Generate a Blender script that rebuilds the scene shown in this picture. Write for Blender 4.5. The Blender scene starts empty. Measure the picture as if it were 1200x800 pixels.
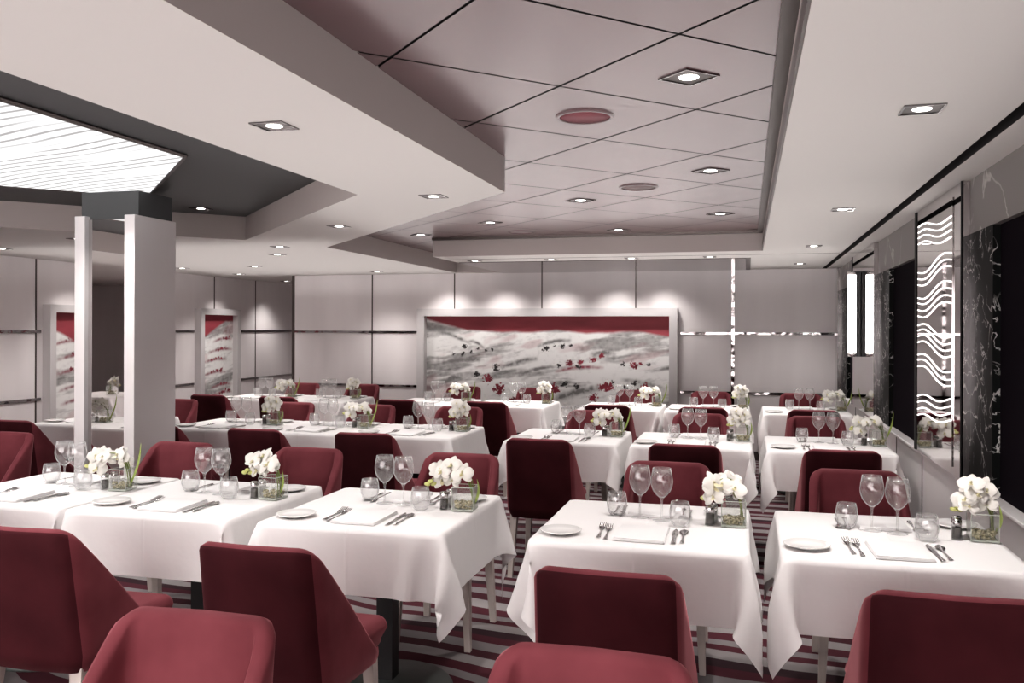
import bpy, bmesh, math, random
import numpy as np
from mathutils import Matrix, Vector, Euler
PI = math.pi
C = bpy.context.scene.collection
rnd = random.Random(7)

# ------------------------------------------------------------------ materials
def mat(name, col=(.8, .8, .8), rough=.5, metal=0.0, **kw):
    m = bpy.data.materials.new(name); m.use_nodes = True
    b = m.node_tree.nodes['Principled BSDF']
    b.inputs['Base Color'].default_value = (*col, 1)
    b.inputs['Roughness'].default_value = rough
    b.inputs['Metallic'].default_value = metal
    for k, v in kw.items():
        b.inputs[k.replace('_', ' ')].default_value = v
    return m
def nodes(m): return m.node_tree.nodes, m.node_tree.links, m.node_tree.nodes['Principled BSDF']
def add_noise_color(m, c1, c2, scale, detail=4, stretch=(1, 1, 1), lo=.35, hi=.65, coord='Object'):
    n, l, b = nodes(m)
    tc = n.new('ShaderNodeTexCoord'); mp = n.new('ShaderNodeMapping'); mp.inputs['Scale'].default_value = stretch
    t = n.new('ShaderNodeTexNoise'); t.inputs['Scale'].default_value = scale; t.inputs['Detail'].default_value = detail
    r = n.new('ShaderNodeValToRGB'); r.color_ramp.elements[0].position = lo; r.color_ramp.elements[1].position = hi
    r.color_ramp.elements[0].color = (*c1, 1); r.color_ramp.elements[1].color = (*c2, 1)
    l.new(tc.outputs[coord], mp.inputs[0]); l.new(mp.outputs[0], t.inputs[0]); l.new(t.outputs[0], r.inputs[0])
    l.new(r.outputs[0], b.inputs['Base Color'])
    return t, mp
def add_bump(m, scale, strength, dist=.01, detail=4, stretch=(1, 1, 1)):
    n, l, b = nodes(m)
    tc = n.new('ShaderNodeTexCoord'); mp = n.new('ShaderNodeMapping'); mp.inputs['Scale'].default_value = stretch
    t = n.new('ShaderNodeTexNoise'); t.inputs['Scale'].default_value = scale; t.inputs['Detail'].default_value = detail
    bp = n.new('ShaderNodeBump'); bp.inputs['Strength'].default_value = strength; bp.inputs['Distance'].default_value = dist
    l.new(tc.outputs['Object'], mp.inputs[0]); l.new(mp.outputs[0], t.inputs[0]); l.new(t.outputs[0], bp.inputs['Height'])
    l.new(bp.outputs[0], b.inputs['Normal'])
def emission(name, col, s):
    m = bpy.data.materials.new(name); m.use_nodes = True
    n, l = m.node_tree.nodes, m.node_tree.links
    n.remove(n['Principled BSDF'])
    e = n.new('ShaderNodeEmission'); e.inputs[0].default_value = (*col, 1); e.inputs[1].default_value = s
    l.new(e.outputs[0], n['Material Output'].inputs[0])
    return m
def cloth_bump(m):
    n, l, b = nodes(m)
    tc = n.new('ShaderNodeTexCoord'); sp = n.new('ShaderNodeSeparateXYZ'); l.new(tc.outputs['Object'], sp.inputs[0])
    t = n.new('ShaderNodeTexNoise'); t.inputs['Scale'].default_value = 9; t.inputs['Detail'].default_value = 3; l.new(tc.outputs['Object'], t.inputs[0])
    prev = t.outputs[0]
    for ax in 'XY':     # pressed-in fold lines
        a = n.new('ShaderNodeMath'); a.operation = 'ABSOLUTE'; l.new(sp.outputs[ax], a.inputs[0])
        r = n.new('ShaderNodeMapRange'); r.interpolation_type = 'SMOOTHSTEP'
        r.inputs[1].default_value = 0; r.inputs[2].default_value = .010; r.inputs[3].default_value = .35; r.inputs[4].default_value = 0
        l.new(a.outputs[0], r.inputs[0])
        ad = n.new('ShaderNodeMath'); ad.operation = 'ADD'; l.new(prev, ad.inputs[0]); l.new(r.outputs[0], ad.inputs[1]); prev = ad.outputs[0]
    bp = n.new('ShaderNodeBump'); bp.inputs['Strength'].default_value = .2; bp.inputs['Distance'].default_value = .02
    l.new(prev, bp.inputs['Height']); l.new(bp.outputs[0], b.inputs['Normal'])
M = {}
M['cloth'] = mat('table_linen', (.84, .825, .82), .85); cloth_bump(M['cloth'])
M['napkin'] = mat('napkin_linen', (.82, .81, .81), .9)
def velvet(name, a, b, sh):
    m = mat(name, a, .75); add_noise_color(m, a, b, 5, 3); p = m.node_tree.nodes['Principled BSDF']
    p.inputs['Sheen Weight'].default_value = sh; p.inputs['Sheen Roughness'].default_value = .35
    p.inputs['Sheen Tint'].default_value = (1, .45, .48, 1); p.inputs['Specular IOR Level'].default_value = .15
    return m
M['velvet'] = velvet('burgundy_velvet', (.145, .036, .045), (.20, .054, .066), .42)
M['velvet_shaded_back'] = velvet('burgundy_velvet_shaded_back', (.045, .008, .0115), (.066, .013, .0175), .13)  # same velvet, shade and nap darkening of outer backs put into the colour
M['wood'] = mat('limed_wood', (.55, .50, .46), .5); add_noise_color(M['wood'], (.46, .41, .38), (.62, .57, .53), 14, 4, (1, 1, .1))
M['steel'] = mat('polished_steel', (.62, .60, .60), .16, 1)
M['china'] = mat('white_china', (.82, .81, .80), .12)
M['petal'] = mat('white_petal', (.74, .725, .68), .6); M['petal'].node_tree.nodes['Principled BSDF'].inputs['Subsurface Weight'].default_value = 0
M['lip'] = mat('yellow_lip', (.66, .62, .42), .5)
M['stem'] = mat('green_stem', (.16, .20, .05), .5)
M['leaf'] = mat('leaf_green', (.30, .38, .10), .5)
M['bud'] = mat('yellow_green_bud', (.55, .56, .22), .5)
M['pebble'] = mat('moss_and_pebbles', (.3, .27, .16), .8); add_noise_color(M['pebble'], (.16, .14, .06), (.55, .5, .34), 120, 3)
M['pepper'] = mat('ground_pepper', (.05, .045, .04), .8)
M['salt'] = mat('table_salt', (.8, .8, .8), .8)
M['black'] = mat('black_metal', (.012, .012, .013), .4)
M['base'] = mat('grey_painted_metal', (.10, .115, .11), .45)
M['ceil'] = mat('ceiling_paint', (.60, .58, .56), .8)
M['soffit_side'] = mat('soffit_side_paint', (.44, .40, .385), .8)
M['darkceil'] = mat('dark_grey_ceiling', (.075, .078, .08), .55)
M['gap'] = mat('dark_joint', (.01, .008, .009), .7)
M['bronze'] = mat('bronze_trim', (.10, .085, .08), .35, .6)
M['frame'] = mat('frame_lacquer', (.56, .54, .54), .4)
M['strip'] = mat('mirror_strip', (.27, .255, .255), .08, 1); add_bump(M['strip'], 7, .25, .05, 1)
M['mirror'] = mat('mirror_glass', (.74, .71, .70), .01, 1)
M['smoke'] = mat('smoked_mirror', (.60, .57, .57), .03, 1)
M['window'] = mat('black_window', (.011, .008, .012), .9, 0, Specular_IOR_Level=.05)
M['fin'] = mat('pillar_lacquer', (.74, .71, .71), .45)
M['wains'] = mat('wainscot_panel', (.86, .84, .84), .3)
M['lampglow'] = emission('downlight_glow', (1, .96, .92), 6)
M['tube'] = emission('tube_glow', (1, .97, .95), 7)
M['wave'] = emission('wave_light', (1, .94, .92), 1.6)
M['speaker'] = mat('speaker_grille_red', (.22, .06, .075), .6)
M['speaker2'] = mat('speaker_grille_mauve', (.22, .17, .17), .6)
# wall panels: soft fabric look
M['wall'] = mat('wall_panel', (.46, .435, .435), .6); add_noise_color(M['wall'], (.70, .665, .665), (.76, .725, .725), 3, 2, (1, 1, .2))
# thin clear glass; bright rims and a pale veil mixed in as white colour
def glass(name, tint, lo, hi, edge, veil):
    m = bpy.data.materials.new(name); m.use_nodes = True
    n, l = m.node_tree.nodes, m.node_tree.links; n.remove(n['Principled BSDF'])
    tr = n.new('ShaderNodeBsdfTransparent'); tr.inputs[0].default_value = (*tint, 1)
    gl = n.new('ShaderNodeBsdfGlossy'); gl.inputs['Roughness'].default_value = .01
    df = n.new('ShaderNodeBsdfTranslucent'); df.inputs[0].default_value = (.9, .9, .9, 1)
    d2 = n.new('ShaderNodeBsdfDiffuse'); d2.inputs[0].default_value = (.9, .9, .9, 1)
    lw = n.new('ShaderNodeLayerWeight'); lw.inputs[0].default_value = .5
    p1 = n.new('ShaderNodeMath'); p1.operation = 'POWER'; p1.inputs[1].default_value = 3.5
    mr = n.new('ShaderNodeMapRange'); mr.inputs[3].default_value = lo; mr.inputs[4].default_value = hi
    p2 = n.new('ShaderNodeMath'); p2.operation = 'POWER'; p2.inputs[1].default_value = 4.5
    m2 = n.new('ShaderNodeMath'); m2.operation = 'MULTIPLY_ADD'; m2.inputs[1].default_value = edge; m2.inputs[2].default_value = veil
    mx = n.new('ShaderNodeMixShader'); mm = n.new('ShaderNodeMixShader'); mm.inputs[0].default_value = .5; my = n.new('ShaderNodeMixShader')
    l.new(lw.outputs['Facing'], p1.inputs[0]); l.new(p1.outputs[0], mr.inputs[0]); l.new(mr.outputs[0], mx.inputs[0])
    l.new(lw.outputs['Facing'], p2.inputs[0]); l.new(p2.outputs[0], m2.inputs[0]); l.new(m2.outputs[0], my.inputs[0])
    l.new(tr.outputs[0], mx.inputs[1]); l.new(gl.outputs[0], mx.inputs[2])
    l.new(df.outputs[0], mm.inputs[1]); l.new(d2.outputs[0], mm.inputs[2])
    l.new(mx.outputs[0], my.inputs[1]); l.new(mm.outputs[0], my.inputs[2])
    l.new(my.outputs[0], n['Material Output'].inputs[0])
    return m
M['glass'] = glass('clear_glass', (.985, .985, .985), .09, .5, .9, .08)
M['vaseglass'] = glass('vase_glass', (.965, .975, .96), .08, .7, .8, .07)
# glossy burgundy ceiling tiles with dark diagonal joints are real geometry; this is the lacquer
M['redceil'] = mat('burgundy_lacquer', (.10, .045, .05), .34, 0)
_b = M['redceil'].node_tree.nodes['Principled BSDF']
_b.inputs['Coat Weight'].default_value = 1; _b.inputs['Coat Roughness'].default_value = .22; _b.inputs['Coat IOR'].default_value = 1.55
M['glosspanel'] = mat('smoked_gloss_panel', (.2, .17, .17), .09, .7)
# light panel with thin wavy lines
def light_panel_mat():
    m = emission('backlit_panel', (1, 1, 1), 1)
    n, l = m.node_tree.nodes, m.node_tree.links; e = n['Emission']
    tc = n.new('ShaderNodeTexCoord'); mp = n.new('ShaderNodeMapping'); mp.inputs['Rotation'].default_value = (0, 0, math.radians(14))
    w = n.new('ShaderNodeTexWave'); w.bands_direction = 'Y'; w.inputs['Scale'].default_value = 4.2
    w.inputs['Distortion'].default_value = 7; w.inputs['Detail'].default_value = 1; w.inputs['Detail Scale'].default_value = .22
    r = n.new('ShaderNodeValToRGB'); r.color_ramp.elements[0].position = .05; r.color_ramp.elements[1].position = .36
    r.color_ramp.elements[0].color = (.42, .40, .40, 1); r.color_ramp.elements[1].color = (1, 1, 1, 1)
    l.new(tc.outputs['Object'], mp.inputs[0]); l.new(mp.outputs[0], w.inputs[0]); l.new(w.outputs['Fac'], r.inputs[0])
    nz = n.new('ShaderNodeTexNoise'); nz.inputs['Scale'].default_value = 1.6; nz.inputs['Detail'].default_value = 1
    m2 = n.new('ShaderNodeMapping'); m2.inputs['Scale'].default_value = (.5, 2.2, 1)
    l.new(mp.outputs[0], m2.inputs[0]); l.new(m2.outputs[0], nz.inputs[0])
    rr = n.new('ShaderNodeValToRGB'); rr.color_ramp.elements[0].position = .30; rr.color_ramp.elements[1].position = .48
    mx = n.new('ShaderNodeMixRGB'); mx.inputs[1].default_value = (1, 1, 1, 1)
    l.new(nz.outputs[0], rr.inputs[0]); l.new(rr.outputs[0], mx.inputs[0]); l.new(r.outputs[0], mx.inputs[2])
    l.new(mx.outputs[0], e.inputs[0]); e.inputs[1].default_value = 1.0
    return m
M['panel'] = light_panel_mat()
def marble(name, base, vein, scale):
    m = mat(name, base, .5, 0, Specular_IOR_Level=.06)
    n, l, b = nodes(m)
    tc = n.new('ShaderNodeTexCoord')
    nz = n.new('ShaderNodeTexNoise'); nz.inputs['Scale'].default_value = scale; nz.inputs['Detail'].default_value = 6; nz.inputs['Distortion'].default_value = .5
    s = n.new('ShaderNodeMath'); s.operation = 'SUBTRACT'; s.inputs[1].default_value = .5
    a = n.new('ShaderNodeMath'); a.operation = 'ABSOLUTE'
    r = n.new('ShaderNodeValToRGB'); r.color_ramp.elements[0].position = 0; r.color_ramp.elements[1].position = .016
    r.color_ramp.elements[0].color = (*vein, 1); r.color_ramp.elements[1].color = (*base, 1)
    n2 = n.new('ShaderNodeTexNoise'); n2.inputs['Scale'].default_value = scale * .8; n2.inputs['Detail'].default_value = 2
    r2 = n.new('ShaderNodeValToRGB'); r2.color_ramp.elements[0].position = .40; r2.color_ramp.elements[1].position = .56
    mx = n.new('ShaderNodeMixRGB'); mx.inputs[1].default_value = (*base, 1)
    l.new(tc.outputs['Object'], nz.inputs[0]); l.new(tc.outputs['Object'], n2.inputs[0])
    l.new(nz.outputs[0], s.inputs[0]); l.new(s.outputs[0], a.inputs[0]); l.new(a.outputs[0], r.inputs[0])
    l.new(n2.outputs[0], r2.inputs[0]); l.new(r2.outputs[0], mx.inputs[0]); l.new(r.outputs[0], mx.inputs[2])
    l.new(mx.outputs[0], b.inputs['Base Color'])
    return m
M['marble'] = marble('black_marble', (.010, .011, .011), (.7, .7, .68), 9)
M['header'] = marble('grey_marble', (.26, .245, .24), (.5, .48, .47), 2.2)
M['header'].node_tree.nodes['Principled BSDF'].inputs['Metallic'].default_value = .3
def carpet():
    m = mat('striped_carpet', (.1, .03, .04), .95)
    n, l, b = nodes(m)
    tc = n.new('ShaderNodeTexCoord')
    nz = n.new('ShaderNodeTexNoise'); nz.inputs['Scale'].default_value = .9; nz.inputs['Detail'].default_value = 1
    va = n.new('ShaderNodeMixRGB'); va.blend_type = 'ADD'; va.inputs[0].default_value = .45
    mp = n.new('ShaderNodeMapping'); mp.inputs['Rotation'].default_value = (0, 0, math.radians(8))
    w = n.new('ShaderNodeTexWave'); w.bands_direction = 'Y'; w.wave_profile = 'SAW'; w.inputs['Scale'].default_value = .40
    w.inputs['Distortion'].default_value = .9; w.inputs['Detail'].default_value = 0
    r = n.new('ShaderNodeValToRGB'); r.color_ramp.interpolation = 'CONSTANT'
    el = r.color_ramp.elements; el[0].position = 0; el[1].position = .12
    cols = [(0, (.06, .012, .02)), (.12, (.25, .23, .235)), (.26, (.085, .014, .026)), (.36, (.035, .012, .018)), (.46, (.29, .27, .27)),
            (.58, (.075, .012, .022)), (.66, (.24, .22, .225)), (.74, (.08, .013, .024)), (.86, (.30, .28, .28))]
    el[0].color = (*cols[0][1], 1); el[1].color = (*cols[1][1], 1)
    for p, c in cols[2:]:
        e = el.new(p); e.color = (*c, 1)
    l.new(tc.outputs['Object'], nz.inputs[0]); l.new(tc.outputs['Object'], va.inputs[1]); l.new(nz.outputs['Color'], va.inputs[2])
    l.new(va.outputs[0], mp.inputs[0]); l.new(mp.outputs[0], w.inputs[0]); l.new(w.outputs['Fac'], r.inputs[0])
    l.new(r.outputs[0], b.inputs['Base Color'])
    return m
M['carpet'] = carpet()

# ------------------------------------------------------------------ mesh helpers
def mesh(name, bm, m, smooth=True, angle=None):
    bmesh.ops.recalc_face_normals(bm, faces=bm.faces)
    me = bpy.data.meshes.new(name); bm.to_mesh(me); bm.free()
    for x in (m if isinstance(m, (list, tuple)) else [m]): me.materials.append(x)
    if smooth:
        for p in me.polygons: p.use_smooth = True
    return me
def box(bm, x0, x1, y0, y1, z0, z1, bevel=0, seg=2, mi=0):
    r = bmesh.ops.create_cube(bm, size=1, matrix=Matrix.Translation(((x0+x1)/2, (y0+y1)/2, (z0+z1)/2)) @ Matrix.Diagonal((abs(x1-x0), abs(y1-y0), abs(z1-z0), 1)))
    vs = r['verts']
    if mi:
        for f in {f for v in vs for f in v.link_faces}: f.material_index = mi
    if bevel:
        es = list({e for v in vs for e in v.link_edges})
        bmesh.ops.bevel(bm, geom=es, offset=bevel, segments=seg, affect='EDGES', profile=.5)
def lathe(bm, prof, n=20, cx=0, cy=0, cap0=False, cap1=False, mi=0):
    rings = []
    for r, z in prof:
        if r < 1e-6: rings.append([bm.verts.new((cx, cy, z))])
        else: rings.append([bm.verts.new((cx + r*math.cos(2*PI*i/n), cy + r*math.sin(2*PI*i/n), z)) for i in range(n)])
    for a, b in zip(rings, rings[1:]):
        for i in range(n):
            j = (i+1) % n
            if len(a) == 1 and len(b) == 1: continue
            if len(a) == 1: f = bm.faces.new((a[0], b[i], b[j]))
            elif len(b) == 1: f = bm.faces.new((a[i], a[j], b[0]))
            else: f = bm.faces.new((a[i], a[j], b[j], b[i]))
            f.material_index = mi
def tube(bm, pts, r, n=8, r1=None, mi=0):
    pts = [Vector(p) for p in pts]; rings = []
    for k, p in enumerate(pts):
        d = (pts[min(k+1, len(pts)-1)] - pts[max(k-1, 0)]).normalized()
        a = d.cross(Vector((0, 0, 1)) if abs(d.z) < .95 else Vector((1, 0, 0))).normalized(); b = d.cross(a)
        rr = r if r1 is None else r + (r1-r)*k/(len(pts)-1)
        rings.append([bm.verts.new(p + rr*(math.cos(2*PI*i/n)*a + math.sin(2*PI*i/n)*b)) for i in range(n)])
    for A, B in zip(rings, rings[1:]):
        for i in range(n):
            f = bm.faces.new((A[i], A[(i+1) % n], B[(i+1) % n], B[i])); f.material_index = mi
    for R in (rings[0], rings[-1]):
        f = bm.faces.new(R); f.material_index = mi
def poly(bm, pts):
    return bm.faces.new([bm.verts.new(p) for p in pts])
def obj(name, me, parent=None, loc=(0, 0, 0), rot=(0, 0, 0)):
    o = bpy.data.objects.new(name, me); C.objects.link(o)
    o.location = loc; o.rotation_euler = rot
    if parent: o.parent = parent
    return o
def tag(o, label=None, cat=None, group=None, kind=None):
    if label: o['label'] = label
    if cat: o['category'] = cat
    if group: o['group'] = group
    if kind: o['kind'] = kind
    return o
def struct(name, bm, m, smooth=False, label=None):
    o = obj(name, mesh(name, bm, m, smooth)); o['kind'] = 'structure'
    if label: o['label'] = label
    return o
def put(name, parts, loc, rz, label, cat, group=None):
    """a thing from shared part meshes; parts is one mesh or a list of (part, mesh, matrix or None, sub-parts)"""
    if isinstance(parts, bpy.types.Mesh):
        o = obj(name, parts, None, loc, (0, 0, rz))
    else:
        o = obj(name, None, None, loc, (0, 0, rz)); o.empty_display_size = .05
        for p in parts: add_part(p, o)
    return tag(o, label, cat, group)
def add_part(p, parent):
    c = obj(p[0], p[1], parent)
    if len(p) > 2 and p[2] is not None: c.matrix_basis = p[2]
    if len(p) > 3 and p[3]:
        for s in p[3]: add_part(s, c)
    if len(p) > 4 and p[4]: c['label'] = p[4]
    return c
def join_mesh(name, parts, mats):
    """one mesh out of a parts list, for copies too small to show their parts"""
    bm = bmesh.new()
    def add(ps, M0):
        for p in ps:
            mx = M0 @ (p[2] if len(p) > 2 and p[2] is not None else Matrix.Identity(4))
            tmp = p[1].copy(); tmp.transform(mx)
            n0 = len(bm.faces); bm.from_mesh(tmp); bm.faces.ensure_lookup_table()
            for f in bm.faces[n0:]:
                f.material_index = mats.index(p[1].materials[f.material_index])
            bpy.data.meshes.remove(tmp)
            if len(p) > 3 and p[3]: add(p[3], mx)
    add(parts, Matrix.Identity(4))
    me = bpy.data.meshes.new(name); bm.to_mesh(me); bm.free()
    for x in mats: me.materials.append(x)
    return me

# ------------------------------------------------------------------ camera
cam = bpy.data.cameras.new('camera'); co = bpy.data.objects.new('camera', cam); C.objects.link(co)
cam.sensor_width = 36; cam.lens = 1037.2/1200*36; cam.shift_y = -14.28/1200; cam.clip_start = .05
co.matrix_world = Matrix.Translation((0, 0, 1.5)) @ Matrix.Rotation(math.radians(14.893), 4, 'Z') @ Matrix.Rotation(PI/2, 4, 'X') @ Matrix.Rotation(math.radians(.2), 4, 'Z')
bpy.context.scene.camera = co

# ------------------------------------------------------------------ room shell
ZC, ZH, YB, XR, XL, YN, YF = 2.2, 2.385, 10.6, 1.0, -7.0, -3.0, 13.0
XW_ = -11.0; YW_ = 5.2
bm = bmesh.new(); poly(bm, [(XW_, YN, 0), (XR+.1, YN, 0), (XR+.1, YF, 0), (XW_, YF, 0)])
struct('floor', bm, M['carpet'])
R_LOOP = [(.13, YN+.02), (.13, 8.1), (-2.95, 8.1), (-2.95, 10.45), (-3.5, 10.45), (-3.5, 6.95), (-1.2, 4.36), (-1.22, YN+.02)]
D_LOOP = [(-1.97, .3), (-1.97, 4.26), (-3.85, 6.24), (-5.73, 4.36), (-5.73, .3), (-3.85, -1.6)]
S_LOOP = [(.815, YN+.02), (.815, YB-.01), (.865, YB-.01), (.865, YN+.02)]
bm = bmesh.new()
edges = []
for lp in ([(XW_, YN), (XR+.1, YN), (XR+.1, YB), (-5.82, YB), (-5.82, YF), (XL, YF), (XL, YW_), (XW_, YW_)], R_LOOP, D_LOOP, S_LOOP):
    vs = [bm.verts.new((x, y, ZC)) for x, y in lp]
    edges += [bm.edges.new((vs[i], vs[(i+1) % len(vs)])) for i in range(len(vs))]
bmesh.ops.triangle_fill(bm, use_beauty=True, use_dissolve=False, edges=edges)
struct('ceiling', bm, M['ceil'])
def sides(bm, lp, z0, z1):
    for i in range(len(lp)):
        a, b = lp[i], lp[(i+1) % len(lp)]
        poly(bm, [(*a, z0), (*b, z0), (*b, z1), (*a, z1)])
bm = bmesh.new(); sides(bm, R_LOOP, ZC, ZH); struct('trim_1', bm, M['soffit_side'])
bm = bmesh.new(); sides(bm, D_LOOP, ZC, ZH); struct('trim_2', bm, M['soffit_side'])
bm = bmesh.new(); sides(bm, S_LOOP, ZC, ZC+.06); poly(bm, [(x, y, ZC+.06) for x, y in S_LOOP]); struct('trim_3', bm, M['gap'])
# bronze lip round the burgundy recess
bm = bmesh.new()
box(bm, .085, .135, YN+.02, 8.1, ZH-.03, ZH-.002); box(bm, -2.95, .13, 8.06, 8.1, ZH-.03, ZH-.002)
box(bm, .122, .13, YN+.02, 8.1, ZC+.005, ZC+.075)
struct('trim_4', bm, M['bronze'])
# burgundy tiles: diagonal lattice of separate slabs over a dark backing, one structure mesh
def clip(poly_, inside, inter):
    out = []
    for i in range(len(poly_)):
        a, b = poly_[i-1], poly_[i]
        if inside(b):
            if not inside(a): out.append(inter(a, b))
            out.append(b)
        elif inside(a): out.append(inter(a, b))
    return out
def clip_rect(p, x0, x1, y0, y1):
    for k, lim, s in ((0, x0, 1), (0, x1, -1), (1, y0, 1), (1, y1, -1)):
        p = clip(p, lambda q: s*(q[k]-lim) >= 0, lambda a, b: tuple(a[i] + (b[i]-a[i])*(lim-a[k])/(b[k]-a[k]) for i in (0, 1)))
        if not p: return p
    return p
def clip_diag(p):
    if not p: return p
    f = lambda q: (q[0]+1.24)*2.59 + (q[1]-4.36)*2.3
    return clip(p, lambda q: f(q) >= 0, lambda a, b: tuple(a[i] + (b[i]-a[i])*f(a)/(f(a)-f(b)) for i in (0, 1)))
bm = bmesh.new(); h = .46; g = .008
for i in range(-12, 12):
    for j in range(-12, 32):
        if (i+j) % 2: continue
        cx, cy = -.20 + i*h, 3.135 + j*.465
        p = [(cx-h+g, cy), (cx, cy-.465+g), (cx+h-g, cy), (cx, cy+.465-g)]
        for q in (clip_rect(p, -1.26, .12, YN, 4.33), clip_diag(clip_rect(p, -3.52, .12, 4.33, 10.45))):
            if len(q) >= 3: bm.faces.new([bm.verts.new((x, y, ZH-.006)) for x, y in q])
struct('ceiling', bm, M['redceil'])
bm = bmesh.new(); poly(bm, [(-1.3, YN, ZH), (.2, YN, ZH), (.2, YB, ZH), (-3.6, YB, ZH), (-3.6, 6.95, ZH), (-1.3, 4.36, ZH)]); struct('ceiling', bm, M['gap'])
bm = bmesh.new(); poly(bm, [(x*1.0, y, ZH) for x, y in D_LOOP]); struct('ceiling', bm, M['darkceil'])
# backlit panel in the dark recess
P_LOOP = [(-2.77, .75), (-2.77, 3.93), (-3.87, 5.08), (-4.95, 3.95), (-4.95, .75), (-3.85, -.4)]
bm = bmesh.new(); poly(bm, [(x, y, ZH-.012) for x, y in P_LOOP])
fr = bmesh.new()
for i in range(6):
    a, b = P_LOOP[i], P_LOOP[(i+1) % 6]
    tube(fr, [(*a, ZH-.008), (*b, ZH-.008)], .012, 6)
put('ceiling_light_panel', [('light_diffuser', mesh('diffuser', bm, M['panel'], False)), ('panel_rim', mesh('rim', fr, M['bronze'], False))], (0, 0, 0), 0,
    'large glowing white ceiling panel with thin wavy lines in dark grey recess', 'ceiling light')
# glossy smoked panel between beam and far wall, thin joint, end strip
bm = bmesh.new(); box(bm, -2.93, -.02, 8.85, YB-.02, ZC-.006, ZC-.001); struct('trim_5', bm, M['glosspanel'])
bm = bmesh.new(); box(bm, -2.9, XR, 8.47, 8.485, ZC-.002, ZC+.002); box(bm, -.02, .03, 8.85, YB-.02, ZC-.004, ZC-.0005); struct('trim_6', bm, M['bronze'])

# walls
bm = bmesh.new()
poly(bm, [(-5.82, YB, 0), (XR+.1, YB, 0), (XR+.1, YB, ZC), (-5.82, YB, ZC)]); poly(bm, [(-5.82, YB, 0), (-5.82, YF, 0), (-5.82, YF, ZC), (-5.82, YB, ZC)])
struct('wall_back', bm, M['wall'])
bm = bmesh.new(); poly(bm, [(XL, YW_, 0), (XL, YF, 0), (XL, YF, ZC), (XL, YW_, ZC)]); poly(bm, [(XL, YW_, 0), (XL, YW_, ZC), (XW_, YW_, ZC), (XW_, YW_, 0)]); poly(bm, [(XW_, YN, 0), (XW_, YW_, 0), (XW_, YW_, ZC), (XW_, YN, ZC)]); struct('wall_left', bm, M['wall'])
bm = bmesh.new(); poly(bm, [(XL, YF, 0), (-5.82, YF, 0), (-5.82, YF, ZC), (XL, YF, ZC)]); struct('wall_corridor', bm, M['wall'])
bm = bmesh.new(); poly(bm, [(XW_, YN, 0), (XR+.1, YN, 0), (XR+.1, YN, ZH), (XW_, YN, ZH)]); struct('wall_rear', bm, M['wall'])
bm = bmesh.new()   # dark vertical joints of the wall panelling
for x in (-4.69, -3.57, -2.44, -1.29): box(bm, x-.008, x+.008, YB-.004, YB, 0, ZC)
for y in (5.9, 7.46, 10.58, 11.62): box(bm, XL, XL+.004, y-.009, y+.009, 0, ZC)
box(bm, -5.84, -5.80, YB-.006, YB, 0, ZC)
struct('trim_7', bm, M['bronze'])
bm = bmesh.new()   # mirror strips
for x0, x1 in ((-5.8, -4.06), (-.76, XR)):
    for z in (1.46, .77): box(bm, x0, x1, YB-.012, YB, z-.014, z+.014)
box(bm, -.18, -.145, YB-.014, YB, 0, ZC)
for y0, y1 in ((YW_, 7.52), (8.75, 10.12), (11.2, YF)):
    for z in (1.46, .77): box(bm, XL, XL+.012, y0, y1, z-.014, z+.014)
struct('trim_8', bm, M['strip'])
bm = bmesh.new(); box(bm, -5.8, XR, YB-.015, YB, 0, .1); struct('baseboard_back', bm, M['bronze'])
bm = bmesh.new(); box(bm, XL, XL+.015, YW_, YF, 0, .1); struct('baseboard_left', bm, M['bronze'])

# right wall: wainscot, cap, header, marble posts, black windows, mirror pilasters
bm = bmesh.new(); box(bm, XR, XR+.1, YN, YB, 0, .79); struct('wall_right', bm, M['wains'])
bm = bmesh.new()
for y in (1.2, 2.9, 4.15, 5.67, 6.6, 7.6, 9.0): box(bm, XR-.003, XR, y-.006, y+.006, 0, .79)
struct('trim_9', bm, M['bronze'])
bm = bmesh.new(); box(bm, XR-.03, XR+.12, YN, YB, .785, .80, .003); struct('trim_10', bm, M['wains'])
bm = bmesh.new(); box(bm, XR-.0, XR+.1, YN, YB, 1.95, ZC+.02); struct('trim_11', bm, M['header'])
bm = bmesh.new()
for y0, y1 in ((4.13, 4.52), (.6, 1.0), (6.95, 7.50), (9.75, 10.4)): box(bm, XR, XR+.08, y0, y1, .80, 1.95)
for y0, y1 in ((5.70, 5.78), (9.0, 9.1)): box(bm, XR, XR+.08, y0, y1, .80, 1.95)
struct('trim_12', bm, M['marble'])
for k, (y0, y1) in enumerate(((1.0, 4.13), (5.78, 6.95), (9.1, 9.75))):
    bm = bmesh.new(); box(bm, XR+.03, XR+.09, y0, y1, .80, 1.95)
    o = struct('window_%d' % (k+1), bm, M['window'])
for k, (y0, y1) in enumerate(((4.52, 5.70), (7.50, 9.0), (10.4, YB))):
    bm = bmesh.new(); box(bm, XR-.035, XR+.08, y0, y1, .80, ZC-.002)
    struct('trim_%d' % (13+k), bm, M['smoke'])
bm = bmesh.new(); box(bm, XR-.04, XR-.005, 5.66, 5.705, .80, ZC-.002); box(bm, XR-.04, XR-.03, 4.52, 4.53, .80, ZC-.002); box(bm, XR-.04, XR-.03, 8.98, 9.0, .8, ZC-.002); struct('trim_16', bm, M['gap'])

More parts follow.
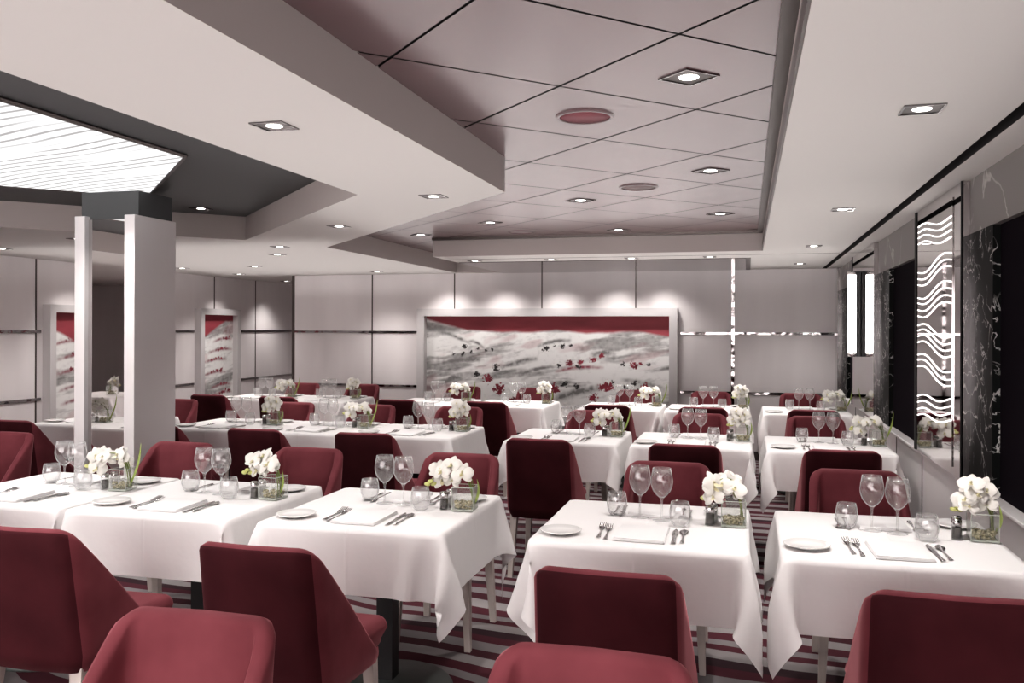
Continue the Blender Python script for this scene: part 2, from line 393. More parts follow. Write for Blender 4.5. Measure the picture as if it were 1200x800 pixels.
# glowing wave panel
XW = XR-.037
def wave_line(zl, zr, kind):
    pts = []
    for i in range(25):
        t = i/24; y = 5.58 - t*.86
        if kind == 'w': z = zl + (zr-zl)*t + .013*math.sin(2*PI*t*1.1+.1)
        else: z = zl + (zr-zl)*t - (1 if kind == 'u' else -1)*.021*math.sin(2*PI*t)
        pts.append((XW-.004, y, z))
    b = bmesh.new(); tube(b, pts, .0045, 6); return mesh('wave', b, M['wave'])
G = [('w', [2.10, 2.067, 2.035, 2.0], [2.05, 2.018, 1.985, 1.95]), ('u', [1.836, 1.80, 1.765], [1.88, 1.847, 1.815]),
     ('u', [1.69, 1.66, 1.62, 1.585], [1.74, 1.705, 1.67, 1.635]), ('d', [1.53, 1.5, 1.468, 1.433], [1.473, 1.44, 1.408, 1.376]),
     ('d', [1.36, 1.33, 1.293], [1.30, 1.262, 1.232]), ('w', [1.12, 1.085, 1.045, 1.01], [1.16, 1.125, 1.09, 1.055])]
bm = bmesh.new(); box(bm, XW-.003, XW+.001, 4.70, 5.60, .84, 2.15)
parts = [('mirror_backing', mesh('backing', bm, M['smoke'], False))]
for kd, A, B in G:
    for a, b_ in zip(A, B): parts.append(('light_line', wave_line(a, b_, kd)))
put('wave_light_panel', parts, (0, 0, 0), 0, 'smoked mirror panel with groups of glowing white wavy lines on right wall', 'wall light')
# tube sconce
bm = bmesh.new(); box(bm, XR-.075, XR-.036, 8.30, 8.40, 1.27, 2.02, .004); bk = mesh('bracket', bm, M['black'], False)
bm = bmesh.new(); tube(bm, [(XR-.10, 8.35, 1.30), (XR-.10, 8.35, 2.0)], .042, 16); tb = mesh('tube', bm, M['tube'])
bm = bmesh.new()
for z in (1.285, 2.005): tube(bm, [(XR-.10, 8.35, z-.015), (XR-.10, 8.35, z+.015)], .047, 16)
cp = mesh('caps', bm, M['steel'])
put('tube_wall_lamp', [('bracket', bk), ('lamp_tube', tb), ('end_cap', cp)], (0, 0, 0), 0, 'tall white glowing tube lamp on the mirrored part of right wall', 'wall light')

# pillar: mirrored core between two pale fins
PX0, PX1, PY0, PY1, PT = -4.09, -3.65, 4.67, 5.08, 2.2
bm = bmesh.new(); box(bm, PX0+.01, PX1-.01, PY0+.05, PY1-.03, 0, ZH-.03); core = mesh('core', bm, M['darkceil'], False)
bm = bmesh.new(); box(bm, PX1-.075, PX1, PY0, PY1, 0, PT, .004); f1 = mesh('fin', bm, M['fin'], False)
bm = bmesh.new(); box(bm, PX0, PX0+.075, PY0, PY1, 0, PT, .004); f2 = mesh('fin', bm, M['fin'], False)
bm = bmesh.new(); box(bm, PX0+.075, PX1-.075, PY0+.035, PY0+.048, 0, PT-.02); mr = mesh('front_mirror', bm, M['mirror'], False)
put('mirrored_pillar', [('pillar_core', core), ('side_fin', f1), ('side_fin', f2), ('front_mirror', mr)], (0, 0, 0), 0,
    'square pillar with pale side fins and a narrow mirror between them', 'pillar')

# ------------------------------------------------------------------ paintings (vertex colours, worked out per point)
def vnoise(x, y, seed):
    r = np.random.RandomState(seed); T = r.rand(64, 64)
    xi = np.floor(x).astype(int); yi = np.floor(y).astype(int); fx = x-xi; fy = y-yi
    fx = fx*fx*(3-2*fx); fy = fy*fy*(3-2*fy)
    a = T[yi % 64, xi % 64]; b = T[yi % 64, (xi+1) % 64]; c = T[(yi+1) % 64, xi % 64]; d = T[(yi+1) % 64, (xi+1) % 64]
    return (a*(1-fx)+b*fx)*(1-fy) + (c*(1-fx)+d*fx)*fy
def fbm(x, y, seed, o=4):
    return sum(vnoise(x*2**k, y*2**k, seed+k)/2**(k+1) for k in range(o))
def painting(w, hgt, nx, ny, colfn):
    xs = np.linspace(0, w, nx); zs = np.linspace(0, hgt, ny)
    X, Z = np.meshgrid(xs, zs)
    col = colfn(X, Z)
    me = bpy.data.meshes.new('canvas')
    v = np.stack([X.ravel(), np.zeros(X.size), Z.ravel()], 1)
    i, j = np.meshgrid(np.arange(nx-1), np.arange(ny-1)); a = (j*nx+i).ravel()
    me.from_pydata(v.tolist(), [], np.stack([a, a+1, a+nx+1, a+nx], 1).tolist())
    at = me.color_attributes.new('paint', 'FLOAT_COLOR', 'POINT')
    at.data.foreach_set('color', np.concatenate([col.reshape(-1, 3), np.ones((X.size, 1))], 1).astype(np.float32).ravel())
    return me
pm = mat('oil_paint', (1, 1, 1), .6); n_, l_, b_ = nodes(pm)
va_ = n_.new('ShaderNodeVertexColor'); va_.layer_name = 'paint'; l_.new(va_.outputs[0], b_.inputs['Base Color'])
RED, WHITE, GREY, DARK, CRIM = (np.array(c) for c in ((.36, .065, .085), (.88, .88, .865), (.22, .215, .21), (.035, .03, .03), (.26, .03, .05)))
def snow(X, Z, H, hills, blobs, seed, strokes):
    s = X*.95 + Z*2.6
    st = fbm(s*1.1+3, (Z*5.2 - X*.9 + .5*fbm(X*2, Z*2, seed+9))*1.7+9, seed, 5)
    st2 = fbm(X*5+2, Z*22-X*5, seed+30, 3); fine = fbm(X*26, Z*26, seed+50, 3)
    k = np.clip((st-.50)*6, 0, 1)*.7 + np.clip((st2-.52)*3.5, 0, 1)*.35
    k = np.clip(k*1.1 + (fine-.5)*.5, 0, 1)[..., None]
    c = WHITE*(1-k) + GREY*k*1.0
    pk = np.clip((fbm(X*2.2+5, Z*7-X*1.5+4, seed+70, 3)-.56)*3, 0, .35)[..., None]
    c = c*(1-pk) + np.array((.42, .2, .22))*pk
    for (x0, z0, x1, z1, wd, cc, al) in strokes:
        t = np.clip((X-x0)/(x1-x0), 0, 1); zc = z0+(z1-z0)*t + .03*np.sin(t*PI)
        m = (np.exp(-((Z-zc)/wd)**2)*np.clip(1-np.abs((X-(x0+x1)/2)/((x1-x0)/2))**4, 0, 1)*al)[..., None]
        m = np.clip(m*(.3+1.8*fine[..., None]), 0, 1); c = c*(1-m)+cc*m
    for (x, z, r, cc) in blobs:
        rr = r*(.0+2.1*fbm(X*55, Z*55, seed+int(x*100) % 17, 3)); m = np.clip((rr - np.hypot(X-x, (Z-z)*1.15))/.012, 0, 1)[..., None]
        c = c*(1-m) + cc*m*(.3+1.5*fine[..., None])
    hb = hills(X) + .02*(fbm(X*6, X*0+3, seed+80)-.5); m = np.clip((Z-hb)/.03+.5, 0, 1)[..., None]
    c = c*(1-m) + RED*(.75+.5*fbm(X*3, Z*14, seed+90, 3)[..., None])*m
    return c
S = .00284
def bp_(x, y): return (x-57)*S, 1.21-(y-72)*S
bl = []
for col, lst in ((DARK, [(237,205,13),(183,238,11),(228,237,13),(267,228,10),(298,214,10),(333,222,8),(362,218,9),(378,297,19),(293,328,17),(600,210,16),(676,200,14),(712,198,9),(640,199,8),(663,283,15),(743,288,14),(937,274,12),(1045,275,10),(685,363,17),(735,372,15),(893,352,13),(948,372,16),(988,355,14),(1003,385,12),(560,470,18),(240,450,16)]),
                 (CRIM, [(342,345,25),(395,388,27),(705,272,16),(755,268,14),(808,257,16),(845,240,14),(985,278,19),(1012,270,11),(632,380,26),(870,368,26),(1030,367,18),(810,420,23),(655,388,16),(845,372,16),(450,440,22),(980,450,22)])):
    for x, y, r in lst: bl.append((*bp_(x, y), r*S*.95, col))
st_ = []
for x0, y0, x1, y1, wd, cc, al in ((90,290,330,262,8,GREY,.9),(100,385,230,335,13,GREY,1),(400,300,575,255,9,GREY,.9),(470,335,640,290,8,GREY,.8),(60,130,270,195,8,GREY,.7),(250,180,330,215,7,GREY,.8),
        (560,205,720,175,7,GREY,.9),(640,310,860,290,7,np.array((.3,.06,.09)),.8),(790,240,910,232,13,GREY,.7),(620,440,850,375,16,GREY,.9),(300,360,520,300,8,GREY,.6),(920,340,1120,380,9,GREY,.6),(440,440,640,420,9,GREY,.6)):
    a, b2 = bp_(x0, y0); c2, d2 = bp_(x1, y1); st_.append((a, b2, c2, d2, wd*S, cc, al))
def hills_big(X):
    px = X/S+57
    return 1.21-(np.interp(px, [57, 150, 250, 400, 550, 650, 780, 900, 1000, 1132], [84, 108, 132, 140, 140, 130, 146, 140, 134, 156])-72)*S
def frame_bm(w, hgt, t, dep):
    bm = bmesh.new()
    for a in ((-t, 0, -t, hgt+t), (w, w+t, -t, hgt+t), (0, w, -t, 0), (0, w, hgt, hgt+t)): box(bm, a[0], a[1], -dep, 0, a[2], a[3])
    return bm
me = painting(3.05, 1.21, 520, 230, lambda X, Z: snow(X, Z, 1.21, hills_big, bl, 3, st_)); me.materials.append(pm)
put('wide_painting', [('canvas', me, Matrix.Translation((0, -.02, 0))), ('picture_frame', mesh('frame', frame_bm(3.05, 1.21, .095, .12), M['frame'], False))],
    (-3.935, YB, .45), 0, 'wide painting of snowy hills under a burgundy sky on far wall', 'painting')
def tall(seed, w, hl):
    r = random.Random(seed); hgt = 1.36; B = []; ST = []
    for k in range(7):
        z = .12 + k*.155 + r.uniform(-.03, .03); x = r.uniform(.15, w-.2)
        for q in range(r.randint(3, 6)): B.append((x+q*.05+r.uniform(-.02, .02), z+q*.006+r.uniform(-.015, .015), r.uniform(.018, .032), CRIM))
        ST.append((max(0, x-.25), z-.05, min(w, x+.35), z-.01, .018, np.array((.33, .16, .18)), .8))
    me = painting(w, hgt, 120, 200, lambda X, Z: snow(X, Z, hgt, hl, B, seed, ST)); me.materials.append(pm); return me
fm = mesh('frame', frame_bm(.78, 1.36, .08, .10), M['frame'], False)
rotL = math.radians(90)
put('tall_painting', [('canvas', tall(21, .78, lambda X: 1.02+.26*np.clip(X/.6, 0, 1)), Matrix.Translation((0, -.02, 0))), ('picture_frame', fm)],
    (XL, 10.22, .32), rotL, 'tall snowy hill painting with crimson dabs, further along left wall', 'painting', 'tall paintings on the left wall')
fm2 = mesh('frame', frame_bm(.95, 1.36, .08, .10), M['frame'], False)
put('tall_painting', [('canvas', tall(33, .95, lambda X: 1.16-.2*np.clip((X-.1)/.5, 0, 1)), Matrix.Translation((0, -.02, 0))), ('picture_frame', fm2)],
    (XL, 7.63, .30), rotL, 'tall snowy hill painting left of the mirrored pillar', 'painting', 'tall paintings on the left wall')

# ------------------------------------------------------------------ ceiling fittings, lamps and added fill lights
def downlight_parts(s, rot):
    bm = bmesh.new()
    e = s*.9
    for a in ((-s, -e, -s, s), (e, s, -s, s), (-e, e, -s, -e), (-e, e, e, s)): box(bm, a[0], a[1], a[2], a[3], -.005, 0)
    fr = mesh('trim', bm, M['strip'], False)
    bm = bmesh.new(); box(bm, -e, e, -e, e, -.0015, 0); hs = mesh('housing', bm, M['bronze'], False)
    bm = bmesh.new(); lathe(bm, [(0, -.0035), (s*.46, -.003), (s*.48, -.001)], 16); gl = mesh('lens', bm, M['lampglow'], False)
    return [('trim_frame', fr), ('housing', hs), ('glowing_lens', gl)]
DL = downlight_parts(.062, 0); DLr = downlight_parts(.075, PI/4)
ORD = ['nearest', 'second nearest', 'third nearest', 'fourth nearest', 'fifth nearest', 'sixth nearest', 'seventh nearest', 'eighth nearest', 'ninth nearest', 'tenth nearest', 'eleventh nearest', 'twelfth nearest', 'thirteenth nearest']
def spot(x, y, z, e, ang=110, blend=.9, size=.05):
    L = bpy.data.lights.new('spot_lamp', 'SPOT'); L.energy = e; L.spot_size = math.radians(ang); L.spot_blend = blend; L.shadow_soft_size = size
    L.color = (1, .95, .92)
    o = bpy.data.objects.new('spot_lamp', L); C.objects.link(o); o.location = (x, y, z-.02); return o
def downlights(spots, z, zone, rot=0, parts=DL, e=45, ang=110):
    spots = sorted(spots, key=lambda p: math.hypot(p[0], p[1]))
    for k, (x, y) in enumerate(spots):
        put('recessed_downlight', parts, (x, y, z), rot, '%s square downlight in the %s' % (ORD[k], zone), 'downlight', 'recessed ceiling downlights')
        spot(x, y, z, e, ang)
downlights([(.53, 3.03), (.53, 5.43), (.53, 7.73), (.53, 9.75)], ZC, 'right-hand grey ceiling strip')
downlights([(-1.58, 2.74), (-1.6, 4.4), (-2.7, 5.54), (-3.87, 6.81)], ZC, 'pale soffit beside the burgundy ceiling')
downlights([(-.2, 3.13), (-.2, 5.0), (-.2, 6.87), (-1.1, 5.94), (-1.1, 7.77), (-2.05, 7.0), (-2.95, 7.77)], ZH-.006, 'burgundy tiled ceiling', PI/4, DLr)
downlights([(-4.3, 7.52), (-5.38, 8.91), (-5.09, 5.85), (-6.4, 6.43), (-6.2, 7.5), (-6.37, 8.98), (-6.34, 10.13), (-4.39, 10.05), (-6.6, 11.8)], ZC, 'pale ceiling left of the back wall')
downlights([(-2.7, 8.66), (-1.9, 8.66), (-1.1, 8.66), (-.35, 8.66)], ZC, 'pale beam in front of the far wall', 0, DL, 45)
put('recessed_downlight', DL, (-3.9, 5.72, ZH-.002), 0, 'square downlight in the dark grey recess behind the pillar', 'downlight', 'recessed ceiling downlights')
for x, y in ((-6.0, 2.5), (.53, .6), (-.2, 1.2), (-1.58, .8), (-5.0, -1.0), (-3.0, -2.0), (-.2, -1), (-7.4, .8), (-8.5, 3), (-6.2, 4.4), (-2.35, 1.9), (-3.2, 1.0), (-4.6, 1.4)): spot(x, y, ZC, 45)  # spots out of view without fittings, some added to brighten the left side
for x, y in ((-3.2, 3.0), (-4.2, 3.3), (-3.7, 4.3)): spot(x, y, ZH-.02, 38, 120)   # unseen spots added to boost the backlit panel's light
for x in (-3.6, -2.9, -2.2, -1.5, -.95):   # picture wash
    o = spot(x, YB-.42, ZC-.01, 21, 95, .9); o.rotation_euler = (math.radians(20), 0, 0)
for y in (7.9, 10.6):
    o = spot(XL+.55, y, ZC-.01, 16, 80, .8); o.rotation_euler = (0, math.radians(26), 0)
def speaker(x, y, m, label):
    bm = bmesh.new(); lathe(bm, [(0, -.004), (.105, -.004), (.105, 0)], 28); g_ = mesh('grille', bm, m)
    bm = bmesh.new(); lathe(bm, [(.105, -.003), (.106, -.009), (.118, -.007), (.122, 0)], 28); r_ = mesh('ring', bm, M['redceil'])
    put('ceiling_speaker', [('speaker_grille', g_), ('rim', r_)], (x, y, ZH-.006), 0, label, 'speaker', 'round ceiling speakers')
speaker(-.65, 3.6, M['speaker'], 'large round red speaker grille in the burgundy ceiling, nearest us')
speaker(-.65, 5.46, M['speaker2'], 'round mauve speaker grille in middle of the burgundy ceiling')
speaker(-1.97, 7.72, M['speaker2'], 'round mauve speaker grille at the far left of the burgundy ceiling')
def area(x, y, z, sx, sy, e, rot=(0, 0, 0), col=(1, .96, .94)):
    L = bpy.data.lights.new('fill_lamp', 'AREA'); L.shape = 'RECTANGLE'; L.size = sx; L.size_y = sy; L.energy = e; L.color = col
    o = bpy.data.objects.new('fill_lamp', L); C.objects.link(o); o.location = (x, y, z); o.rotation_euler = rot; return o

for x, y, sx, sy in ((-.9, 3.9, 3.4, 12.6), (-5.0, .6, 3.6, 5.6), (-4.9, 8.4, 3.4, 4.0)):
    area(x, y, 1.9, sx, sy, 1.45*sx*sy, (PI, 0, 0), (1, .965, .95))  # unseen upward fill lamps, added to brighten ceiling and room
area(-3.0, YN+.15, 1.2, 7.5, 1.6, 330, (PI/2, 0, PI), (1, .97, .96))  # unseen fill lamp added behind the camera to lift the cloth fronts
# ------------------------------------------------------------------ table, cloth
HX, HY, OV = .38, .40, .24
def cloth_sim(cl, cr, seed):
    r = np.random.RandomState(seed); K = 10; E = 6
    def axis(hh): return np.concatenate([-hh-np.arange(E, 0, -1)*OV/E, np.linspace(-hh, hh, 2*K+1), hh+np.arange(1, E+1)*OV/E])
    xs, ys = axis(HX), axis(HY); X, Y = np.meshgrid(xs, ys)
    P = np.stack([X, Y, np.full_like(X, .752)], 2); n = P.shape[0]
    pin = (np.abs(X) <= HX+1e-6) & (np.abs(Y) <= HY+1e-6)
    W = np.where(pin, 0., 1.)[..., None]
    P0 = P.copy(); P[..., 2] += np.where(pin, 0, -.01 + r.rand(n, n)*.012)
    cons = []
    def add(sa, sb, s): cons.append((sa, sb, np.linalg.norm(P0[sb]-P0[sa], axis=2, keepdims=True), s))
    sl = slice
    for p in (0, 1):
        m = (n-1-p)//2
        a, b = sl(p, p+2*m, 2), sl(p+1, p+1+2*m, 2)
        add((sl(None), a), (sl(None), b), 1.); add((a, sl(None)), (b, sl(None)), 1.)
        add((a, sl(0, n-1)), (b, sl(1, n)), .25); add((a, sl(1, n)), (b, sl(0, n-1)), .25)
    for p in range(4):
        m = (n-2-p+3)//4
        a, b = sl(p, p+4*m, 4), sl(p+2, p+2+4*m, 4)
        m2 = min(len(range(n)[a]), len(range(n)[b]))
        a, b = sl(p, p+4*(m2-1)+1, 4), sl(p+2, p+2+4*(m2-1)+1, 4)
        add((sl(None), a), (sl(None), b), .015); add((a, sl(None)), (b, sl(None)), .015)
    V = np.zeros_like(P); dt = 1/50
    for it in range(260):
        V[..., 2] -= 9.8*dt; V *= .965
        Q = P + V*dt*W
        for k in range(9):
            for sa, sb, L0, s in cons:
                A, B = Q[sa], Q[sb]; wa, wb = W[sa], W[sb]
                d = B-A; L = np.sqrt((d*d).sum(2, keepdims=True))+1e-9
                c = d*((L-L0)/L*s/np.maximum(wa+wb, 1e-6))
                Q[sa] = A + wa*c; Q[sb] = B - wb*c
            x, y = Q[..., 0], Q[..., 1]
            ins = (np.abs(x) < HX+.004) & (np.abs(y) < HY+.004) & (Q[..., 2] < .7515) & ~pin
            dx, dy = HX+.004-np.abs(x), HY+.004-np.abs(y)
            Q[..., 0] = np.where(ins & (dx <= dy), np.sign(x)*(HX+.004), x)
            Q[..., 1] = np.where(ins & (dy < dx), np.sign(y)*(HY+.004), y)
            Q[..., 0] = np.clip(Q[..., 0], -HX-cl, HX+cr)
        V = (Q-P)/dt; P = Q
    me = bpy.data.meshes.new('tablecloth')
    i, j = np.meshgrid(np.arange(n-1), np.arange(n-1)); a = (j*n+i).ravel()
    me.from_pydata(P.reshape(-1, 3).tolist(), [], np.stack([a, a+1, a+n+1, a+n], 1).tolist())
    me.materials.append(M['cloth'])
    for p in me.polygons: p.use_smooth = True
    cr_ = me.attributes.new('crease_edge', 'FLOAT', 'EDGE'); xf, yf = X.ravel(), Y.ravel()
    for e in me.edges:
        a, b = e.vertices
        onx = abs(abs(xf[a])-HX) < 1e-6 and abs(abs(xf[b])-HX) < 1e-6 and abs(yf[a]) <= HY+1e-6 and abs(yf[b]) <= HY+1e-6
        ony = abs(abs(yf[a])-HY) < 1e-6 and abs(abs(yf[b])-HY) < 1e-6 and abs(xf[a]) <= HX+1e-6 and abs(xf[b]) <= HX+1e-6
        if onx or ony: cr_.data[e.index].value = .55
    return me
CL = {}
def cloth(cl, cr, seed):
    k = (round(cl, 2), round(cr, 2), seed)
    if k not in CL: CL[k] = cloth_sim(max(cl, .004), max(cr, .004), seed)
    return CL[k]
bm = bmesh.new(); box(bm, -HX+.015, HX-.015, -HY+.015, HY-.015, .715, .743, .006); t_top = mesh('top', bm, M['wood'], False)
bm = bmesh.new(); box(bm, -.035, .035, -.035, .035, .03, .715); t_post = mesh('post', bm, M['black'], False)
bm = bmesh.new(); lathe(bm, [(0, 0), (.27, 0), (.275, .01), (.26, .025), (.1, .04), (.06, .05), (0, .05)], 36); t_base = mesh('base', bm, M['base'])
TABLE = [('tabletop', t_top), ('post', t_post), ('base_plate', t_base)]

# ------------------------------------------------------------------ chair (front faces +Y, outer back at y = -.30)
def chair_meshes():
    path = []; r = .075; wx = .214
    for k in range(10): t = k/9; path.append((wx+.012-.012*t, .15-.32*t))
    for k in range(1, 9):
        a = PI/2*k/9; path.append((wx-r+r*math.cos(a), -.17-r*math.sin(a)))
    for k in range(0, 6): t = k/5; path.append(((wx-r)*(1-t), -.245-.008*t))
    full = path + [(-x, y) for x, y in reversed(path[:-1])]
    bm = bmesh.new(); rings = []; zb = .36; th = .046
    N = len(full); acc = [0]
    for a, b in zip(full, full[1:]): acc.append(acc[-1] + math.hypot(b[0]-a[0], b[1]-a[1]))
    half_len = acc[-1]/2; s0, s1 = .155, .235
    for i, (x, y) in enumerate(full):
        p0, p1 = full[max(i-1, 0)], full[min(i+1, N-1)]
        tx, ty = p1[0]-p0[0], p1[1]-p0[1]; L = math.hypot(tx, ty); nx, ny = -ty/L, tx/L   # inward
        if nx*x + ny*y > 0: nx, ny = -nx, -ny
        ox, oy = nx, ny
        sd = abs(acc[i]-half_len)
        if sd < s0: hgt = .85
        elif sd < s1: u = (sd-s0)/(s1-s0); hgt = .85 - .026*u*u
        else:
            u = (sd-s1)/(half_len-s1); hgt = .824 - .415*(1-(1-u)**1.18)
        th = .046 - .014*max(0, min(1, (sd-s1)/.15)); pad = .022*max(0, 1-(sd/.15)**2)
        back = min(1, max(0, (.05-y)/.25))
        ring = []
        def P(z, off):
            f = max(0, (z-.42)/.43); sh = -.065*f*back; sx = 1-.03*f*back
            tuck = .022*max(0, (.43-z)/.075)**1.5
            return (x*sx + ox*(off+tuck), y + sh + oy*(off+tuck), z)
        nz = 9
        for k in range(nz): ring.append(P(zb + (hgt-.022-zb)*k/(nz-1), 0))
        for a in (35, 90, 145):
            ring.append(P(hgt-.022+.022*math.sin(math.radians(a)), th/2-th/2*math.cos(math.radians(a))))
        for k in range(nz-1, -1, -1): ring.append(P(zb + (hgt-.022-zb)*k/(nz-1), th + pad*(k/8)*(1-k/8)*3))
        rings.append([bm.verts.new(q) for q in ring])
    m = len(rings[0])
    for ii, (A, B) in enumerate(zip(rings, rings[1:])):
        for k in range(m):
            f = bm.faces.new((A[k], A[(k+1) % m], B[(k+1) % m], B[k]))
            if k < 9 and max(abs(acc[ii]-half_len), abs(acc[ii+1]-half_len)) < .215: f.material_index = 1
    for R_, sg in ((rings[0], 1), (rings[-1], 1)):   # rounded front edge of the wings
        half = m//2; mid = []
        for k in range(half+1):
            a, b = R_[k].co, R_[m-1-k].co; mid.append(bm.verts.new((a+b)/2 + Vector((0, .018, 0))))
        for k in range(half):
            bm.faces.new((R_[k], R_[k+1], mid[k+1], mid[k]))
            bm.faces.new((R_[m-1-k], R_[m-2-k], mid[k+1], mid[k]))
        bm.faces.new((R_[0], mid[0], R_[m-1]))
    shell = mesh('backrest', bm, [M['velvet'], M['velvet_shaded_back']])
    bm = bmesh.new(); box(bm, -.205, .205, -.20, .295, .365, .478, .036, 4)
    bmesh.ops.subdivide_edges(bm, edges=bm.edges[:], cuts=0)
    for v in bm.verts:
        if v.co.z > .44: v.co.z += .016*max(0, 1-(v.co.x/.2)**2)
        if v.co.y > .2: v.co.x *= .97
        if v.co.z < .42: v.co.x *= .88
        elif v.co.y < .12: v.co.x *= .92
        if v.co.y < -.1: v.co.y += .03
    seat = mesh('seat', bm, M['velvet'])
    legs = []
    for sx, sy in ((1, 1), (-1, 1), (1, -1), (-1, -1)):
        bm = bmesh.new()
        x0, y0 = sx*.165, (.19 if sy > 0 else -.19); x1, y1 = sx*.180, (.20 if sy > 0 else -.235)
        q = []
        for (cx, cy, z, w) in ((x0, y0, .375, .021), (x1, y1, 0, .014)):
            q.append([bm.verts.new((cx+a*w, cy+b*w, z)) for a, b in ((-1, -1), (1, -1), (1, 1), (-1, 1))])
        for k in range(4): bm.faces.new((q[0][k], q[0][(k+1) % 4], q[1][(k+1) % 4], q[1][k]))
        bm.faces.new(q[0]); bm.faces.new(q[1]); legs.append(('leg', mesh('leg', bm, M['wood'], False)))
    return [('backrest', shell), ('seat', seat)] + legs
CHAIR = chair_meshes()

# ------------------------------------------------------------------ tableware
bm = bmesh.new(); lathe(bm, [(0, .0895), (.008, .090), (.020, .098), (.034, .116), (.042, .138), (.0435, .155), (.040, .180), (.0355, .205), (.0345, .205), (.039, .180)], 24); bowl = mesh('bowl', bm, M['glass'])
bm = bmesh.new(); lathe(bm, [(.006, .006), (.0042, .02), (.0038, .05), (.0045, .08), (.010, .091)], 12); gstem = mesh('stem', bm, M['glass'])
bm = bmesh.new(); lathe(bm, [(0, .001), (.036, .001), (.0365, .003), (.02, .005), (.006, .008), (0, .009)], 24); foot = mesh('foot', bm, M['glass'])
WINE = [('bowl', bowl), ('stem', gstem), ('foot', foot)]
WINE1 = join_mesh('wine_glass', WINE, [M['glass']])
bm = bmesh.new(); lathe(bm, [(0, .002), (.026, .002), (.034, .012), (.040, .035), (.041, .052), (.038, .075), (.034, .092), (.033, .092), (.037, .075), (.039, .05), (.036, .03), (.028, .010), (0, .008)], 24); TUMB = mesh('tumbler', bm, M['glass'])
bm = bmesh.new(); lathe(bm, [(0, .004), (.045, .002), (.047, .001), (.05, .003), (.075, .011), (.078, .014), (.076, .0155), (.05, .007), (0, .006)], 36); PLATE = mesh('side_plate', bm, M['china'])
def napkin_mesh():
    bm = bmesh.new()
    for k, (dz, s) in enumerate(((.0005, 1), (.0042, .985), (.008, .97))):
        box(bm, -.092*s, .092*s, -.115*s, .115*s, dz, dz+.0034, .0016, 2)
    for v in bm.verts: v.co.z += .004*math.sin(v.co.x*14+.5)*math.sin(v.co.y*11)*(v.co.z/.017)
    return mesh('folded_napkin', bm, M['napkin'])
NAPKIN = napkin_mesh()
def strip_mesh(name, prof, zfn, m, t=.0018):
    """a flat utensil: prof = [(y, half width)]"""
    bm = bmesh.new(); L = []; 
    for y, w in prof:
        z = zfn(y); L.append([bm.verts.new(p) for p in ((-w, y, z), (-w*.4, y, z+t), (w*.4, y, z+t), (w, y, z))])
    for a, b in zip(L, L[1:]):
        for k in range(3): bm.faces.new((a[k], a[k+1], b[k+1], b[k]))
        bm.faces.new((a[3], a[0], b[0], b[3]))
    bm.faces.new(L[0]); bm.faces.new(L[-1])
    return bm
def fork_mesh():
    z = lambda y: .002 + .010*max(0, (y-.02)/.08)**1.3 if y > .02 else .002+.003*max(0, (-y-.02)/.08)*0
    bm = strip_mesh('fork', [(-.10, .006), (-.095, .008), (-.06, .006), (-.02, .0035), (.03, .0035), (.045, .010), (.058, .0125)], z, None)
    for x in (-.0105, -.0035, .0035, .0105):
        t = strip_mesh('t', [(.056, .0022), (.08, .002), (.102, .0012)], z, None)
        for v in t.verts: v.co.x += x
        me = bpy.data.meshes.new('t'); t.to_mesh(me); t.free(); bm.from_mesh(me); bpy.data.meshes.remove(me)
    return mesh('fork', bm, M['steel'])
FORK = fork_mesh()
KNIFE = mesh('knife', strip_mesh('knife', [(-.11, .006), (-.105, .009), (-.05, .007), (0, .006), (.01, .0065), (.02, .010), (.08, .0105), (.105, .008), (.118, .002)], lambda y: .002, None), M['steel'])
SPOON = mesh('butter_knife', strip_mesh('spoon', [(-.095, .005), (-.09, .008), (-.05, .005), (.0, .0035), (.03, .004), (.045, .011), (.06, .0155), (.08, .016), (.092, .011), (.098, .003)], lambda y: .002+.004*max(0, (y-.03)/.07), None), M['steel'])
# salt and pepper
bm = bmesh.new(); lathe(bm, [(0, .001), (.019, .001), (.020, .004), (.0175, .03), (.0165, .056)], 16); sh_b = mesh('glass_body', bm, M['glass'])
bm = bmesh.new(); lathe(bm, [(.0175, .055), (.018, .066), (.014, .074), (0, .076)], 16); sh_c = mesh('cap', bm, M['steel'])
def shaker(m):
    bm = bmesh.new(); lathe(bm, [(0, .004), (.0165, .004), (.015, .044), (0, .045)], 14)
    return [('glass_body', sh_b), ('contents', mesh('contents', bm, m)), ('cap', sh_c)]
PEPPER, SALT = shaker(M['pepper']), shaker(M['salt'])
# cube vase
bm = bmesh.new(); w = .045
box(bm, -w, w, -w, w, .001, .10, .004, 2)
bmesh.ops.delete(bm, geom=[f for f in bm.faces if f.normal.z > .9], context='FACES_ONLY')
for s in (-1, 1):
    for q in (0, 1):
        a = (-w, s*w*.96, .099); b = (w, s*w*.96, .099)
        if q: a, b = (s*w*.96, -w, .099), (s*w*.96, w, .099)
        tube(bm, [a, b], .0016, 5, mi=1)
for sx in (-1, 1):
    for sy in (-1, 1): tube(bm, [(sx*w*.985, sy*w*.985, .003), (sx*w*.985, sy*w*.985, .099)], .0013, 5, mi=1)
box(bm, -w*.97, w*.97, -w*.97, w*.97, .002, .009, 0, 2, 1)
M['vaseedge'] = mat('vase_glass_edge', (.62, .66, .60), .15, 0, Alpha=.7)
vg = mesh('glass_walls', bm, [M['vaseglass'], M['vaseedge']], False)
bm = bmesh.new(); rp = random.Random(4)
for k in range(46):
    x, y, z = rp.uniform(-.034, .034), rp.uniform(-.034, .034), rp.uniform(.012, .036); s = rp.uniform(.006, .010)
    bmesh.ops.create_icosphere(bm, subdivisions=1, radius=s, matrix=Matrix.Translation((x, y, z)) @ Matrix.Diagonal((1.2, 1, .8, 1)))
pb = mesh('pebbles', bm, M['pebble'])
VASE = [('glass_walls', vg), ('pebble_filling', pb)]
